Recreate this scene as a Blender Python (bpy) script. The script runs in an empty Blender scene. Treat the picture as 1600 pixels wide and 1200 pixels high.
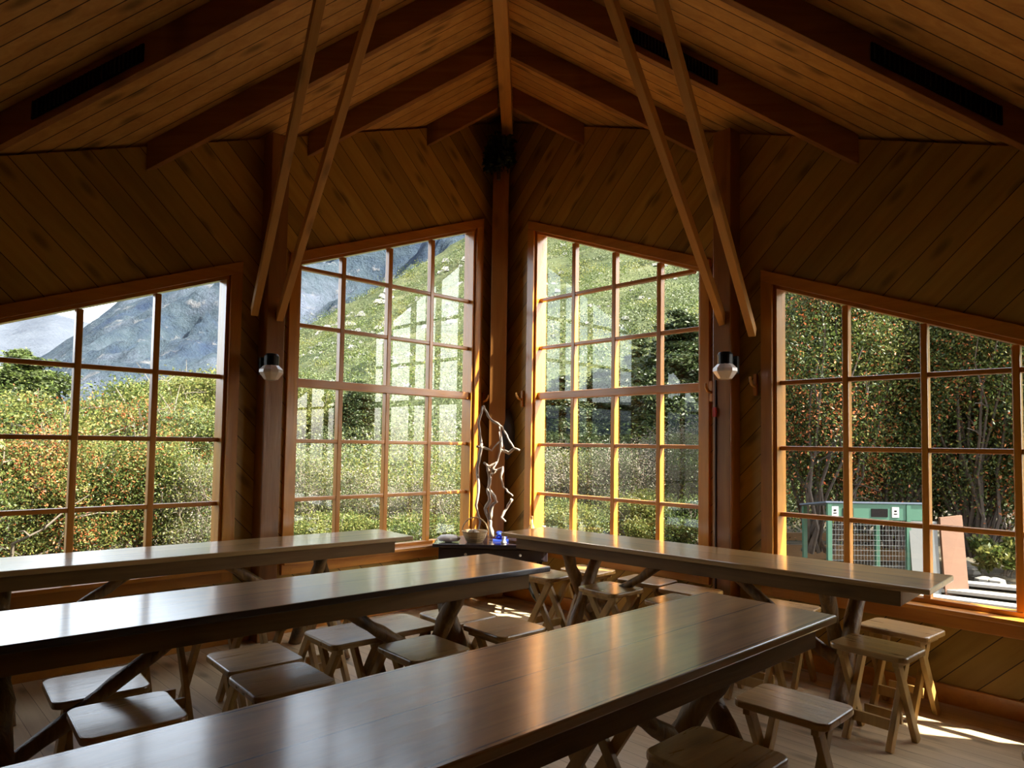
import bpy, math, random
import numpy as np
from mathutils import Vector, Matrix

S = bpy.context.scene
COL = S.collection
random.seed(7)
RNG = np.random.default_rng(11)

# ------------------------------------------------------------------ camera
F_PX, CY_PX = 1088.0, 640.0
O = Vector((0.2654, 0.0, 1.5))
FWD = Vector((-0.01905, 0.99859, 0.0496)); RGT = Vector((0.99972, 0.01832, 0.01499)); UPV = Vector((-0.01406, -0.04988, 0.99866))
cd = bpy.data.cameras.new('camera'); cam = bpy.data.objects.new('camera', cd); COL.objects.link(cam)
cam.matrix_world = Matrix(((RGT.x, UPV.x, -FWD.x, O.x), (RGT.y, UPV.y, -FWD.y, O.y), (RGT.z, UPV.z, -FWD.z, O.z), (0, 0, 0, 1)))
cd.sensor_width = 36.0; cd.lens = F_PX / 1600 * 36.0; cd.shift_y = (CY_PX - 600) / 1600.0
cd.clip_start = 0.05; cd.clip_end = 8000
S.camera = cam

# ------------------------------------------------------------------ world, sun, exposure
W = bpy.data.worlds.new('world'); S.world = W; W.use_nodes = True
nt = W.node_tree; nt.nodes.clear()
sky = nt.nodes.new('ShaderNodeTexSky'); sky.sky_type = 'NISHITA'; sky.sun_disc = False
sky.sun_elevation = math.radians(46); sky.sun_rotation = math.radians(103.7); sky.air_density = 1.0; sky.dust_density = 2.5; sky.ozone_density = 1.0
bg = nt.nodes.new('ShaderNodeBackground'); bg.inputs[1].default_value = 0.50
wo = nt.nodes.new('ShaderNodeOutputWorld')
hs = nt.nodes.new('ShaderNodeHueSaturation'); hs.inputs['Saturation'].default_value = 0.40
nt.links.new(sky.outputs[0], hs.inputs['Color']); nt.links.new(hs.outputs[0], bg.inputs[0]); nt.links.new(bg.outputs[0], wo.inputs[0])
TOSUN = Vector((0.6866, -0.1676, 0.7071)).normalized()
sl = bpy.data.lights.new('sun', 'SUN'); sl.energy = 16.0; sl.angle = 0.012; sl.color = (1.0, 0.93, 0.80)
so = bpy.data.objects.new('sun', sl); COL.objects.link(so); so.rotation_euler = TOSUN.to_track_quat('Z', 'Y').to_euler()
S.view_settings.view_transform = 'Standard'; S.view_settings.look = 'None'; S.view_settings.gamma = 1.0
S.view_settings.exposure = 1.2; S.view_settings.use_curve_mapping = False
cy = S.cycles
cy.max_bounces = 10; cy.diffuse_bounces = 6; cy.glossy_bounces = 4; cy.transparent_max_bounces = 24; cy.transmission_bounces = 4
cy.sample_clamp_indirect = 6.0; cy.caustics_reflective = False; cy.caustics_refractive = False
cy.use_denoising = True

# ------------------------------------------------------------------ geometry of the room
SA, CA = math.sin(math.radians(44.69)), math.cos(math.radians(44.69))
YC = 7.2127                       # where the two glazed walls meet (plane of the glazing bars)
def ray(px, py):
    return FWD + RGT * ((px - 800) / F_PX) - UPV * ((py - CY_PX) / F_PX)
def at(px, py, Y):
    d = ray(px, py); return O + d * (Y / d.y)
def atz(px, py, z):
    d = ray(px, py); return O + d * ((z - O.z) / d.z)
UL, NL = Vector((-SA, -CA, 0)), Vector((CA, -SA, 0))      # along the left wall away from the corner / inward
UR, NR = Vector((SA, -CA, 0)), Vector((-CA, -SA, 0))
CORNER = Vector((0, YC, 0))
def wl(t, off, z): return CORNER + UL * t + NL * off + Vector((0, 0, z))
def wr(t, off, z): return CORNER + UR * t + NR * off + Vector((0, 0, z))
RIDGE = 4.88; KL, KR = 0.552, 0.515
def ceil_z(x): return RIDGE - (KL * -x if x < 0 else KR * x)
def wtop(t): return 3.812 - 0.3765 * t

# ------------------------------------------------------------------ mesh helpers
class MB:
    def __init__(s): s.v = []; s.f = []; s.mi = []
    def quad8(s, p, mi=0):
        b = len(s.v); s.v += [tuple(q) for q in p]
        for f in ((0, 3, 2, 1), (4, 5, 6, 7), (0, 1, 5, 4), (1, 2, 6, 5), (2, 3, 7, 6), (3, 0, 4, 7)):
            s.f.append(tuple(b + i for i in f)); s.mi.append(mi)
        return s
    def box(s, c, size, M=None, mi=0):
        hx, hy, hz = [k / 2 for k in size]; c = Vector(c); P = []
        for z in (-hz, hz):
            for x, y in ((-hx, -hy), (hx, -hy), (hx, hy), (-hx, hy)):
                q = Vector((x, y, z)); P.append(c + (M @ q if M else q))
        return s.quad8(P, mi)
    def bar(s, a, b, w, h, side=None, mi=0):
        a, b = Vector(a), Vector(b); d = (b - a).normalized()
        sd = Vector(side) if side is not None else d.cross(Vector((0, 0, 1)))
        if sd.length < 1e-5: sd = Vector((1, 0, 0))
        sd = (sd - d * sd.dot(d)).normalized(); n = d.cross(sd).normalized(); P = []
        for e in (a, b):
            for i, j in ((-1, -1), (1, -1), (1, 1), (-1, 1)): P.append(e + sd * i * w / 2 + n * j * h / 2)
        return s.quad8(P, mi)
    def prism(s, poly, ext, mi=0):
        b = len(s.v); n = len(poly); e = Vector(ext)
        s.v += [tuple(p) for p in poly] + [tuple(Vector(p) + e) for p in poly]
        s.f.append(tuple(b + i for i in range(n))[::-1]); s.f.append(tuple(b + n + i for i in range(n))); s.mi += [mi, mi]
        for i in range(n):
            j = (i + 1) % n; s.f.append((b + i, b + j, b + n + j, b + n + i)); s.mi.append(mi)
        return s
    def tube(s, pts, rad, n=8, mi=0, jit=0.0):
        pts = [Vector(p) for p in pts]
        if not hasattr(rad, '__len__'): rad = [rad] * len(pts)
        b = len(s.v); ref = None
        for k, p in enumerate(pts):
            d = (pts[min(k + 1, len(pts) - 1)] - pts[max(k - 1, 0)]).normalized()
            if ref is None:
                ref = d.cross(Vector((0, 0, 1)));
                if ref.length < 0.05: ref = Vector((1, 0, 0))
            ref = (ref - d * ref.dot(d)).normalized(); n2 = d.cross(ref)
            for i in range(n):
                a = 2 * math.pi * i / n; r = rad[k] * (1 + random.uniform(-jit, jit))
                s.v.append(tuple(p + (ref * math.cos(a) + n2 * math.sin(a)) * r))
        for k in range(len(pts) - 1):
            for i in range(n):
                j = (i + 1) % n; s.f.append((b + k * n + i, b + k * n + j, b + (k + 1) * n + j, b + (k + 1) * n + i)); s.mi.append(mi)
        s.f.append(tuple(b + i for i in range(n))[::-1]); s.f.append(tuple(b + (len(pts) - 1) * n + i for i in range(n))); s.mi += [mi, mi]
        return s
    def lathe(s, prof, c=(0, 0, 0), n=20, mi=0):
        c = Vector(c); b = len(s.v)
        for r, z in prof:
            for i in range(n):
                a = 2 * math.pi * i / n; s.v.append((c.x + r * math.cos(a), c.y + r * math.sin(a), c.z + z))
        for k in range(len(prof) - 1):
            for i in range(n):
                j = (i + 1) % n; s.f.append((b + k * n + i, b + k * n + j, b + (k + 1) * n + j, b + (k + 1) * n + i)); s.mi.append(mi)
        s.f.append(tuple(b + i for i in range(n))[::-1]); s.f.append(tuple(b + (len(prof) - 1) * n + i for i in range(n))); s.mi += [mi, mi]
        return s
    def build(s, name, mats, parent=None, loc=None, rotz=0, bevel=0, smooth=False, matrix=None):
        me = bpy.data.meshes.new(name); me.from_pydata(s.v, [], s.f)
        for m in (mats if isinstance(mats, (list, tuple)) else [mats]): me.materials.append(m)
        if max(s.mi, default=0) > 0: me.polygons.foreach_set('material_index', s.mi)
        if smooth: me.polygons.foreach_set('use_smooth', [True] * len(s.f))
        me.update()
        o = bpy.data.objects.new(name, me); COL.objects.link(o)
        if matrix is not None: o.matrix_world = matrix
        if loc is not None: o.location = loc
        if rotz: o.rotation_euler = (0, 0, rotz)
        if parent is not None: o.parent = parent
        if bevel:
            bm = o.modifiers.new('bevel', 'BEVEL'); bm.width = bevel; bm.segments = 2; bm.limit_method = 'ANGLE'
        return o
def tag(o, label, cat, group=None, kind=None):
    o['label'] = label; o['category'] = cat
    if group: o['group'] = group
    if kind: o['kind'] = kind
    return o
def struct(o, label=None):
    o['kind'] = 'structure'
    if label: o['label'] = label
    return o
def thing(name, label, cat, loc=(0, 0, 0), rotz=0, group=None):
    o = bpy.data.objects.new(name, None); COL.objects.link(o); o.location = loc; o.rotation_euler = (0, 0, rotz); o.empty_display_size = 0.1
    return tag(o, label, cat, group)
def dup(root, loc, rotz, label, group=None):
    r = root.copy(); COL.objects.link(r); r.location = loc; r.rotation_euler = (0, 0, rotz); r['label'] = label
    if group: r['group'] = group
    for ch in list(root.children):
        c = ch.copy(); COL.objects.link(c); c.parent = r
        for g in list(ch.children):
            d = g.copy(); COL.objects.link(d); d.parent = c
    return r

# ------------------------------------------------------------------ materials
def mat(name): 
    m = bpy.data.materials.new(name); m.use_nodes = True; n = m.node_tree; n.nodes.clear()
    o = n.nodes.new('ShaderNodeOutputMaterial'); return m, n, o
def N(n, t, **k):
    x = n.nodes.new(t)
    for a, b in k.items(): setattr(x, a, b)
    return x
def L(n, a, b): n.links.new(a, b)
def math_(n, op, a, b=None):
    x = N(n, 'ShaderNodeMath', operation=op)
    for i, v in enumerate((a, b)):
        if v is None: continue
        if isinstance(v, (int, float)): x.inputs[i].default_value = v
        else: L(n, v, x.inputs[i])
    return x.outputs[0]
def mixc(n, f, a, b, bt='MIX'):
    x = N(n, 'ShaderNodeMix', data_type='RGBA', blend_type=bt)
    for s, v in ((x.inputs[0], f), (x.inputs[6], a), (x.inputs[7], b)):
        if isinstance(v, (int, float)): s.default_value = v
        elif isinstance(v, tuple): s.default_value = (*v[:3], 1)
        else: L(n, v, s)
    return x.outputs[2]
def plain(name, col, rough=0.6, metal=0.0, spec=0.5, coat=0.0, var=0.0, scale=8):
    m, n, o = mat(name); b = N(n, 'ShaderNodeBsdfPrincipled')
    b.inputs['Roughness'].default_value = rough; b.inputs['Metallic'].default_value = metal
    b.inputs['Specular IOR Level'].default_value = spec; b.inputs['Coat Weight'].default_value = coat
    tc = N(n, 'ShaderNodeTexCoord'); no = N(n, 'ShaderNodeTexNoise'); no.inputs['Scale'].default_value = scale; no.inputs['Detail'].default_value = 5
    L(n, tc.outputs['Object'], no.inputs['Vector'])
    v = var if var else 0.12
    c = mixc(n, no.outputs[0], tuple(k * (1 - v) for k in col), tuple(min(1, k * (1 + v)) for k in col))
    L(n, c, b.inputs['Base Color']); L(n, b.outputs[0], o.inputs[0]); return m
def wood(name, c1, c2, U=(1, 0, 0), V=(0, 1, 0), width=None, rough=0.4, coat=0.0, coatr=0.15, groove=(0.03, 0.015, 0.008), gw=0.03, var=0.25, knots=0.5, ga=1.2, gc=22.0, bump=0.3, spec=0.5, world=False):
    m, n, o = mat(name); b = N(n, 'ShaderNodeBsdfPrincipled')
    b.inputs['Specular IOR Level'].default_value = spec
    b.inputs['Coat Weight'].default_value = coat; b.inputs['Coat Roughness'].default_value = coatr
    if world: P = N(n, 'ShaderNodeNewGeometry').outputs['Position']
    else: P = N(n, 'ShaderNodeTexCoord').outputs['Object']
    def dot(w):
        d = N(n, 'ShaderNodeVectorMath', operation='DOT_PRODUCT'); L(n, P, d.inputs[0]); d.inputs[1].default_value = w; return d.outputs['Value']
    u, v = dot(U), dot(V)
    Wv = Vector(U).cross(Vector(V)); w = dot(tuple(Wv))
    if width:
        q = math_(n, 'DIVIDE', v, width); idx = math_(n, 'FLOOR', q); fr = math_(n, 'FRACT', q)
        wn = N(n, 'ShaderNodeTexWhiteNoise', noise_dimensions='1D'); L(n, idx, wn.inputs['W']); rnd = wn.outputs['Value']
        edge = math_(n, 'ABSOLUTE', math_(n, 'SUBTRACT', fr, 0.5)); gr = math_(n, 'GREATER_THAN', edge, 0.5 - gw)
    else:
        oi = N(n, 'ShaderNodeObjectInfo'); rnd = oi.outputs['Random']; gr = None
    cv = N(n, 'ShaderNodeCombineXYZ')
    L(n, math_(n, 'ADD', math_(n, 'MULTIPLY', u, ga), math_(n, 'MULTIPLY', rnd, 37.0)), cv.inputs[0])
    L(n, math_(n, 'MULTIPLY', v, gc), cv.inputs[1]); L(n, math_(n, 'ADD', math_(n, 'MULTIPLY', w, gc), math_(n, 'MULTIPLY', rnd, 11.0)), cv.inputs[2])
    no = N(n, 'ShaderNodeTexNoise'); no.inputs['Scale'].default_value = 1.0; no.inputs['Detail'].default_value = 6; no.inputs['Roughness'].default_value = 0.6; no.inputs['Distortion'].default_value = 0.6
    L(n, cv.outputs[0], no.inputs['Vector'])
    rp = N(n, 'ShaderNodeMapRange'); L(n, no.outputs[0], rp.inputs[0]); rp.inputs[1].default_value = 0.3; rp.inputs[2].default_value = 0.7
    c = mixc(n, rp.outputs[0], c1, c2)
    # blotches
    cb = N(n, 'ShaderNodeCombineXYZ'); L(n, math_(n, 'ADD', u, math_(n, 'MULTIPLY', rnd, 9.0)), cb.inputs[0]); L(n, math_(n, 'MULTIPLY', v, 3.0), cb.inputs[1]); L(n, w, cb.inputs[2])
    nb = N(n, 'ShaderNodeTexNoise'); nb.inputs['Scale'].default_value = 1.7; nb.inputs['Detail'].default_value = 3; L(n, cb.outputs[0], nb.inputs['Vector'])
    vv = math_(n, 'ADD', math_(n, 'MULTIPLY', rnd, var), math_(n, 'ADD', math_(n, 'MULTIPLY', nb.outputs[0], 0.5), 1.0 - var / 2 - 0.25))
    sc = N(n, 'ShaderNodeVectorMath', operation='SCALE'); L(n, c, sc.inputs[0]); L(n, vv, sc.inputs['Scale']); c = sc.outputs[0]
    if knots > 0:
        ck = N(n, 'ShaderNodeCombineXYZ'); L(n, math_(n, 'ADD', math_(n, 'MULTIPLY', u, 1.6), math_(n, 'MULTIPLY', rnd, 23.0)), ck.inputs[0]); L(n, math_(n, 'MULTIPLY', v, 4.5), ck.inputs[1])
        vo = N(n, 'ShaderNodeTexVoronoi', voronoi_dimensions='2D'); vo.inputs['Scale'].default_value = 1.0; L(n, ck.outputs[0], vo.inputs['Vector'])
        kk = N(n, 'ShaderNodeMapRange'); L(n, vo.outputs['Distance'], kk.inputs[0]); kk.inputs[1].default_value = 0.16; kk.inputs[2].default_value = 0.05; kk.inputs[3].default_value = 0; kk.inputs[4].default_value = knots
        c = mixc(n, kk.outputs[0], c, tuple(k * 0.25 for k in c1))
    if gr is not None: c = mixc(n, gr, c, groove)
    L(n, c, b.inputs['Base Color'])
    rr = N(n, 'ShaderNodeMapRange'); L(n, no.outputs[0], rr.inputs[0]); rr.inputs[3].default_value = max(0.02, rough - 0.07); rr.inputs[4].default_value = rough + 0.1
    L(n, rr.outputs[0], b.inputs['Roughness'])
    bp = N(n, 'ShaderNodeBump'); bp.inputs['Strength'].default_value = bump; bp.inputs['Distance'].default_value = 0.004
    h = rp.outputs[0]
    if gr is not None: h = math_(n, 'SUBTRACT', math_(n, 'MULTIPLY', h, 0.25), math_(n, 'MULTIPLY', gr, 2.0))
    L(n, h, bp.inputs['Height']); L(n, bp.outputs[0], b.inputs['Normal'])
    L(n, b.outputs[0], o.inputs[0]); return m
r2 = math.sqrt(0.5)
M_WALL = wood('wall_boards', (0.3800, 0.2120, 0.0382), (0.4750, 0.2915, 0.0595), (r2, 0, r2), (-r2, 0, r2), 0.145, rough=0.42, spec=0.3, var=0.45, knots=0.6, gc=14, gw=0.018, groove=(0.06, 0.03, 0.012))
M_CEIL = wood('ceiling_boards', (0.4940, 0.2554, 0.0723), (0.6650, 0.3937, 0.1275), (1, 0, 0), (0, 1, 0), 0.108, rough=0.5, spec=0.3, var=0.25, knots=0.7, gc=16, world=True)
M_FLOOR = wood('floor_boards', (0.5400, 0.3876, 0.2160), (0.6800, 0.5202, 0.3150), (r2, -r2, 0), (r2, r2, 0), 0.105, rough=0.42, spec=0.4, gw=0.012, groove=(0.16, 0.09, 0.05), var=0.2, knots=0.5, gc=18)
M_BEAM = wood('beam_wood', (0.2200, 0.0948, 0.0272), (0.3400, 0.1579, 0.0510), (1, 0, 0), (0, 1, 0), rough=0.5, knots=0.5, gc=14, spec=0.3)
M_STRUT = wood('strut_wood', (0.5200, 0.2530, 0.0585), (0.6800, 0.3740, 0.0990), (1, 0, 0), (0, 1, 0), rough=0.45, knots=0.5, gc=14)
M_POST = wood('post_wood', (0.2250, 0.0823, 0.0176), (0.3150, 0.1355, 0.0320), (0, 0, 1), (1, 0, 0), rough=0.35, knots=0.4, gc=14, coat=0.2)
M_FRAME = wood('frame_wood', (0.4200, 0.1430, 0.0165), (0.5800, 0.2365, 0.0285), (1, 0, 0), (0, 0, 1), rough=0.3, knots=0.2, gc=14, coat=0.4)
M_FRAMEV = wood('frame_wood_upright', (0.4400, 0.1575, 0.0154), (0.6000, 0.2587, 0.0280), (0, 0, 1), (1, 0, 0), rough=0.3, knots=0.2, gc=14, coat=0.4)
M_TOP = wood('table_top_wood', (0.2800, 0.1595, 0.0525), (0.5200, 0.3190, 0.1200), (1, 0, 0), (0, 1, 0), 0.29, rough=0.30, coat=1.0, coatr=0.15, gw=0.012, groove=(0.02, 0.008, 0.004), var=0.3, knots=0.35, ga=2.2, gc=26, bump=0.5)
M_APR = wood('table_apron_wood', (0.1300, 0.0650, 0.0180), (0.2100, 0.1120, 0.0338), (1, 0, 0), (0, 0, 1), rough=0.5, knots=0.4, gc=18, spec=0.25)
M_LOG = wood('log_wood', (0.1200, 0.0605, 0.0176), (0.3000, 0.1650, 0.0480), (0, 0, 1), (1, 0, 0), rough=0.45, knots=0.9, ga=5, gc=30, bump=0.9)
M_SEAT = wood('stool_seat_wood', (0.2800, 0.1485, 0.0408), (0.4500, 0.2585, 0.0748), (1, 0, 0), (0, 1, 0), rough=0.28, coat=0.5, coatr=0.16, knots=0.5, ga=2.5, gc=26, var=0.5)
M_SLEG = wood('stool_leg_wood', (0.3100, 0.1728, 0.0467), (0.4600, 0.2808, 0.0808), (0, 0, 1), (0, 1, 0), rough=0.42, knots=0.4, gc=22, var=0.4)
M_BLACK = plain('black_iron', (0.018, 0.017, 0.017), 0.35, 0.6)
M_VENT = plain('black_vent', (0.006, 0.005, 0.005), 0.9, spec=0.1)
M_DKTOP = plain('dark_painted_wood', (0.035, 0.025, 0.03), 0.25, coat=0.5)
M_WHITE = plain('white_cloth', (0.8, 0.78, 0.75), 0.8)
M_DRIFT = plain('driftwood', (0.34, 0.27, 0.21), 0.7, var=0.35, scale=30)
M_WICKER = wood('wicker', (0.42, 0.24, 0.09), (0.75, 0.55, 0.28), (1, 0, 0), (0, 0, 1), 0.012, rough=0.6, gw=0.15, knots=0)
M_BLUE = plain('blue_cloth', (0.03, 0.08, 0.55), 0.6)
M_BROWN = plain('brown_ceramic', (0.35, 0.15, 0.05), 0.3, coat=0.5)
M_OCHRE = plain('ochre_bottle', (0.75, 0.5, 0.12), 0.3, coat=0.5)
M_RED = plain('red_plastic', (0.5, 0.03, 0.02), 0.35)
M_CABLE = plain('cable_grey', (0.03, 0.02, 0.02), 0.5)
M_FEATH = plain('dark_bark', (0.02, 0.014, 0.012), 0.7, var=0.5, scale=20)
def glassy(name, rough=0.0, tint=(1, 1, 1), refl=1.0):
    m, n, o = mat(name); t = N(n, 'ShaderNodeBsdfTransparent'); t.inputs[0].default_value = (*tint, 1)
    g = N(n, 'ShaderNodeBsdfGlossy'); g.inputs['Roughness'].default_value = rough; g.inputs[0].default_value = (refl, refl, refl, 1)
    ge = N(n, 'ShaderNodeNewGeometry'); dp = N(n, 'ShaderNodeVectorMath', operation='DOT_PRODUCT'); L(n, ge.outputs['Normal'], dp.inputs[0]); L(n, ge.outputs['Incoming'], dp.inputs[1])
    k = math_(n, 'POWER', math_(n, 'SUBTRACT', 1.0, math_(n, 'ABSOLUTE', dp.outputs['Value'])), 5.0)
    fr = math_(n, 'ADD', math_(n, 'MULTIPLY', k, 0.55), 0.03)
    mx = N(n, 'ShaderNodeMixShader'); L(n, fr, mx.inputs[0]); L(n, t.outputs[0], mx.inputs[1]); L(n, g.outputs[0], mx.inputs[2]); L(n, mx.outputs[0], o.inputs[0]); return m
M_GLASS = glassy('window_glass', 0.0, (0.97, 0.98, 0.97))
m, n, o = mat('lamp_glass'); b = N(n, 'ShaderNodeBsdfPrincipled'); b.inputs['Base Color'].default_value = (0.95, 0.9, 0.84, 1); b.inputs['Roughness'].default_value = 0.12
b.inputs['Transmission Weight'].default_value = 0.1; b.inputs['Subsurface Weight'].default_value = 0.0; L(n, b.outputs[0], o.inputs[0]); M_LAMPG = m

def leafmat(name, c1, c2, trans=0.35, rough=0.45):
    m, n, o = mat(name); g = N(n, 'ShaderNodeNewGeometry')
    c = mixc(n, g.outputs['Random Per Island'], c1, c2)
    b = N(n, 'ShaderNodeBsdfPrincipled'); L(n, c, b.inputs['Base Color']); b.inputs['Roughness'].default_value = rough; b.inputs['Specular IOR Level'].default_value = 0.2
    t = N(n, 'ShaderNodeBsdfTranslucent'); L(n, c, t.inputs[0]); mx = N(n, 'ShaderNodeMixShader'); mx.inputs[0].default_value = trans
    L(n, b.outputs[0], mx.inputs[1]); L(n, t.outputs[0], mx.inputs[2]); L(n, mx.outputs[0], o.inputs[0]); return m
M_LF_G = leafmat('leaf_green', (0.0329, 0.0538, 0.0120), (0.0927, 0.1196, 0.0269))
M_LF_D = leafmat('leaf_dark', (0.0125, 0.0208, 0.0083), (0.0416, 0.0624, 0.0166), 0.2)
M_LF_Y = leafmat('leaf_yellow_green', (0.1001, 0.1087, 0.0229), (0.1788, 0.1745, 0.0515), 0.4)
M_LF_O = leafmat('flower_orange', (0.3120, 0.0715, 0.0234), (0.3900, 0.1560, 0.0585), 0.3)
M_LF_S = leafmat('leaf_sage', (0.052, 0.066, 0.026), (0.095, 0.115, 0.050), 0.25)
M_LF_B = leafmat('twig_grey_brown', (0.0975, 0.0806, 0.0585), (0.1755, 0.1534, 0.1196), 0.05, 0.8)
M_LF_C = leafmat('needle_green', (0.018, 0.027, 0.009), (0.05, 0.062, 0.020), 0.15)
M_TWIG = plain('twig_bark', (0.12, 0.095, 0.07), 0.9, var=0.4, scale=15)
M_TWIGD = plain('dark_trunk_bark', (0.06, 0.045, 0.035), 0.9, var=0.4, scale=8)

def terrain_mat(name, cols, scales, rockcol=None, rockt=0.62, rocks=0.3, bump=2.0):
    m, n, o = mat(name); b = N(n, 'ShaderNodeBsdfPrincipled'); b.inputs['Roughness'].default_value = 0.95; b.inputs['Specular IOR Level'].default_value = 0.1
    P = N(n, 'ShaderNodeNewGeometry').outputs['Position']
    n1 = N(n, 'ShaderNodeTexNoise'); n1.inputs['Scale'].default_value = scales[0]; n1.inputs['Detail'].default_value = 9; n1.inputs['Roughness'].default_value = 0.68; L(n, P, n1.inputs['Vector'])
    r = N(n, 'ShaderNodeValToRGB'); L(n, n1.outputs[0], r.inputs[0])
    e = r.color_ramp.elements; e[0].position = 0.36; e[0].color = (*cols[0], 1); e[1].position = 0.66; e[1].color = (*cols[-1], 1)
    for k, c in enumerate(cols[1:-1]):
        x = e.new(0.36 + 0.3 * (k + 1) / (len(cols) - 1)); x.color = (*c, 1)
    c = r.outputs[0]
    n2 = N(n, 'ShaderNodeTexNoise'); n2.inputs['Scale'].default_value = scales[1]; n2.inputs['Detail'].default_value = 8; n2.inputs['Roughness'].default_value = 0.7; L(n, P, n2.inputs['Vector'])
    if rockcol:
        mr = N(n, 'ShaderNodeMapRange'); L(n, n2.outputs[0], mr.inputs[0]); mr.inputs[1].default_value = rockt; mr.inputs[2].default_value = rockt + 0.04; mr.inputs[4].default_value = rocks
        c = mixc(n, mr.outputs[0], c, rockcol)
    L(n, c, b.inputs['Base Color'])
    bp = N(n, 'ShaderNodeBump'); bp.inputs['Strength'].default_value = 0.8; bp.inputs['Distance'].default_value = bump; L(n, n2.outputs[0], bp.inputs['Height']); L(n, bp.outputs[0], b.inputs['Normal'])
    L(n, b.outputs[0], o.inputs[0]); return m
M_SOIL = terrain_mat('soil', [(0.03, 0.024, 0.016), (0.06, 0.05, 0.034), (0.10, 0.088, 0.066)], (1.2, 6.0), (0.25, 0.235, 0.21), 0.62, 0.7, 0.05)
M_HILL = terrain_mat('hill_scrub', [(0.024, 0.034, 0.013), (0.055, 0.064, 0.027), (0.085, 0.088, 0.044)], (0.05, 0.16), (0.20, 0.195, 0.18), 0.655, 0.85, 2.0)
M_CLIFF = terrain_mat('cliff_rock_hazed', [(0.017, 0.028, 0.052), (0.032, 0.046, 0.058), (0.066, 0.078, 0.105)], (0.008, 0.03), (0.11, 0.11, 0.115), 0.58, 0.8, 25)  # rock colour shifted towards blue-grey to carry the aerial haze
M_FAR = terrain_mat('far_rock_hazed', [(0.045, 0.053, 0.07), (0.065, 0.075, 0.092)], (0.004, 0.01), None, bump=25)  # no air volume in the scene; distance haze is mixed into this base colour

# ------------------------------------------------------------------ floor, ceiling, walls
EX = 4.15; YB = -4.5
T_END = EX / SA
poly = [(0, YC - 0.02), (-EX, YC - EX * CA / SA), (-EX, YB), (EX, YB), (EX, YC - EX * CA / SA)]
struct(MB().prism([(x, y, -0.12) for x, y in poly][::-1], (0, 0, 0.12)).build('floor', M_FLOOR))
for sgn, nm, K in ((-1, 'ceiling', KL), (1, 'ceiling', KR)):
    ex = EX + 0.6          # eaves overhang, wider towards the low ends
    pts = [(0, YB - 0.2), (sgn * ex, YB - 0.2), (sgn * ex, YC - ex * CA / SA + (0.22 + 0.143 * ex / SA) / CA), (0, YC + 0.31)]
    P = [Vector((x, y, RIDGE - K * abs(x))) for x, y in pts]
    if sgn > 0: P = P[::-1]
    struct(MB().prism(P, (0, 0, 0.12)).build(nm, M_CEIL), 'sloping boarded ceiling, %s side of the ridge' % ('left' if sgn < 0 else 'right'))

WIN = {'L': [(0.43, 2.31), (2.86, 5.22)], 'R': [(0.56, 2.40), (2.99, 5.36)]}
SILL = 0.56
WIN_IN, WIN_OUT = 0.07, -0.07      # inner and outer wall faces, from the glazing plane
def wall_mesh(side):
    K = KL if side == 'L' else KR
    zt = lambda t: RIDGE - K * SA * t - 0.004
    m = MB()
    def col(t0, t1, a0, a1, b0, b1):
        p = []
        for (t, za, zb) in ((t0, a0, b0), (t1, a1, b1)): p.append((t, za, zb))
        y0, y1 = WIN_OUT, WIN_IN
        t0e, t1e = (t0, t1)
        m.quad8([(t0e, y1, a0), (t1e, y1, a1), (t1e, y0, a1), (t0e, y0, a0), (t0e, y1, b0), (t1e, y1, b1), (t1e, y0, b1), (t0e, y0, b0)])
    cur = 0.0
    for (a, b) in WIN[side]:
        col(cur, a, 0, 0, zt(cur), zt(a))
        col(a, b, 0, 0, SILL, SILL); col(a, b, wtop(a), wtop(b), zt(a), zt(b)); cur = b
    col(cur, T_END, 0, 0, zt(cur), zt(T_END))
    U, Nn = (UL, NL) if side == 'L' else (UR, NR)
    M = Matrix(((U.x, Nn.x, 0, 0), (U.y, Nn.y, 0, YC), (0, 0, 1, 0), (0, 0, 0, 1)))
    return m.build('wall_left' if side == 'L' else 'wall_right', M_WALL, matrix=M)
struct(wall_mesh('L')); struct(wall_mesh('R'))
# side and back walls behind the camera's view, with their own window openings
def side_wall(sgn):
    m = MB(); y_end = YC - EX * CA / SA; ztop = RIDGE - (KL if sgn < 0 else KR) * EX - 0.004
    ops = []; cur = YB
    def c(y0, y1, z0, z1): m.box((sgn * (EX + 0.07), (y0 + y1) / 2, (z0 + z1) / 2), (0.14, y1 - y0, z1 - z0))
    for a, b, z0, z1 in ops: c(cur, a, 0, ztop); c(a, b, 0, z0); c(a, b, z1, ztop); cur = b
    c(cur, y_end + 0.05, 0, ztop); return m
M_SIDE = wood('side_boards', (0.34, 0.175, 0.06), (0.44, 0.245, 0.09), (0, r2, r2), (0, -r2, r2), 0.145, rough=0.42, knots=0.6, gc=14)
struct(side_wall(-1).build('wall_side_left', M_SIDE)); struct(side_wall(1).build('wall_side_right', M_SIDE))
m = MB(); m.prism([(-EX, YB, 0), (EX, YB, 0), (EX, YB, RIDGE - KR * EX), (0, YB, RIDGE - 0.01), (-EX, YB, RIDGE - KL * EX)], (0, -0.14, 0)); struct(m.build('wall_back', M_SIDE))

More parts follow.
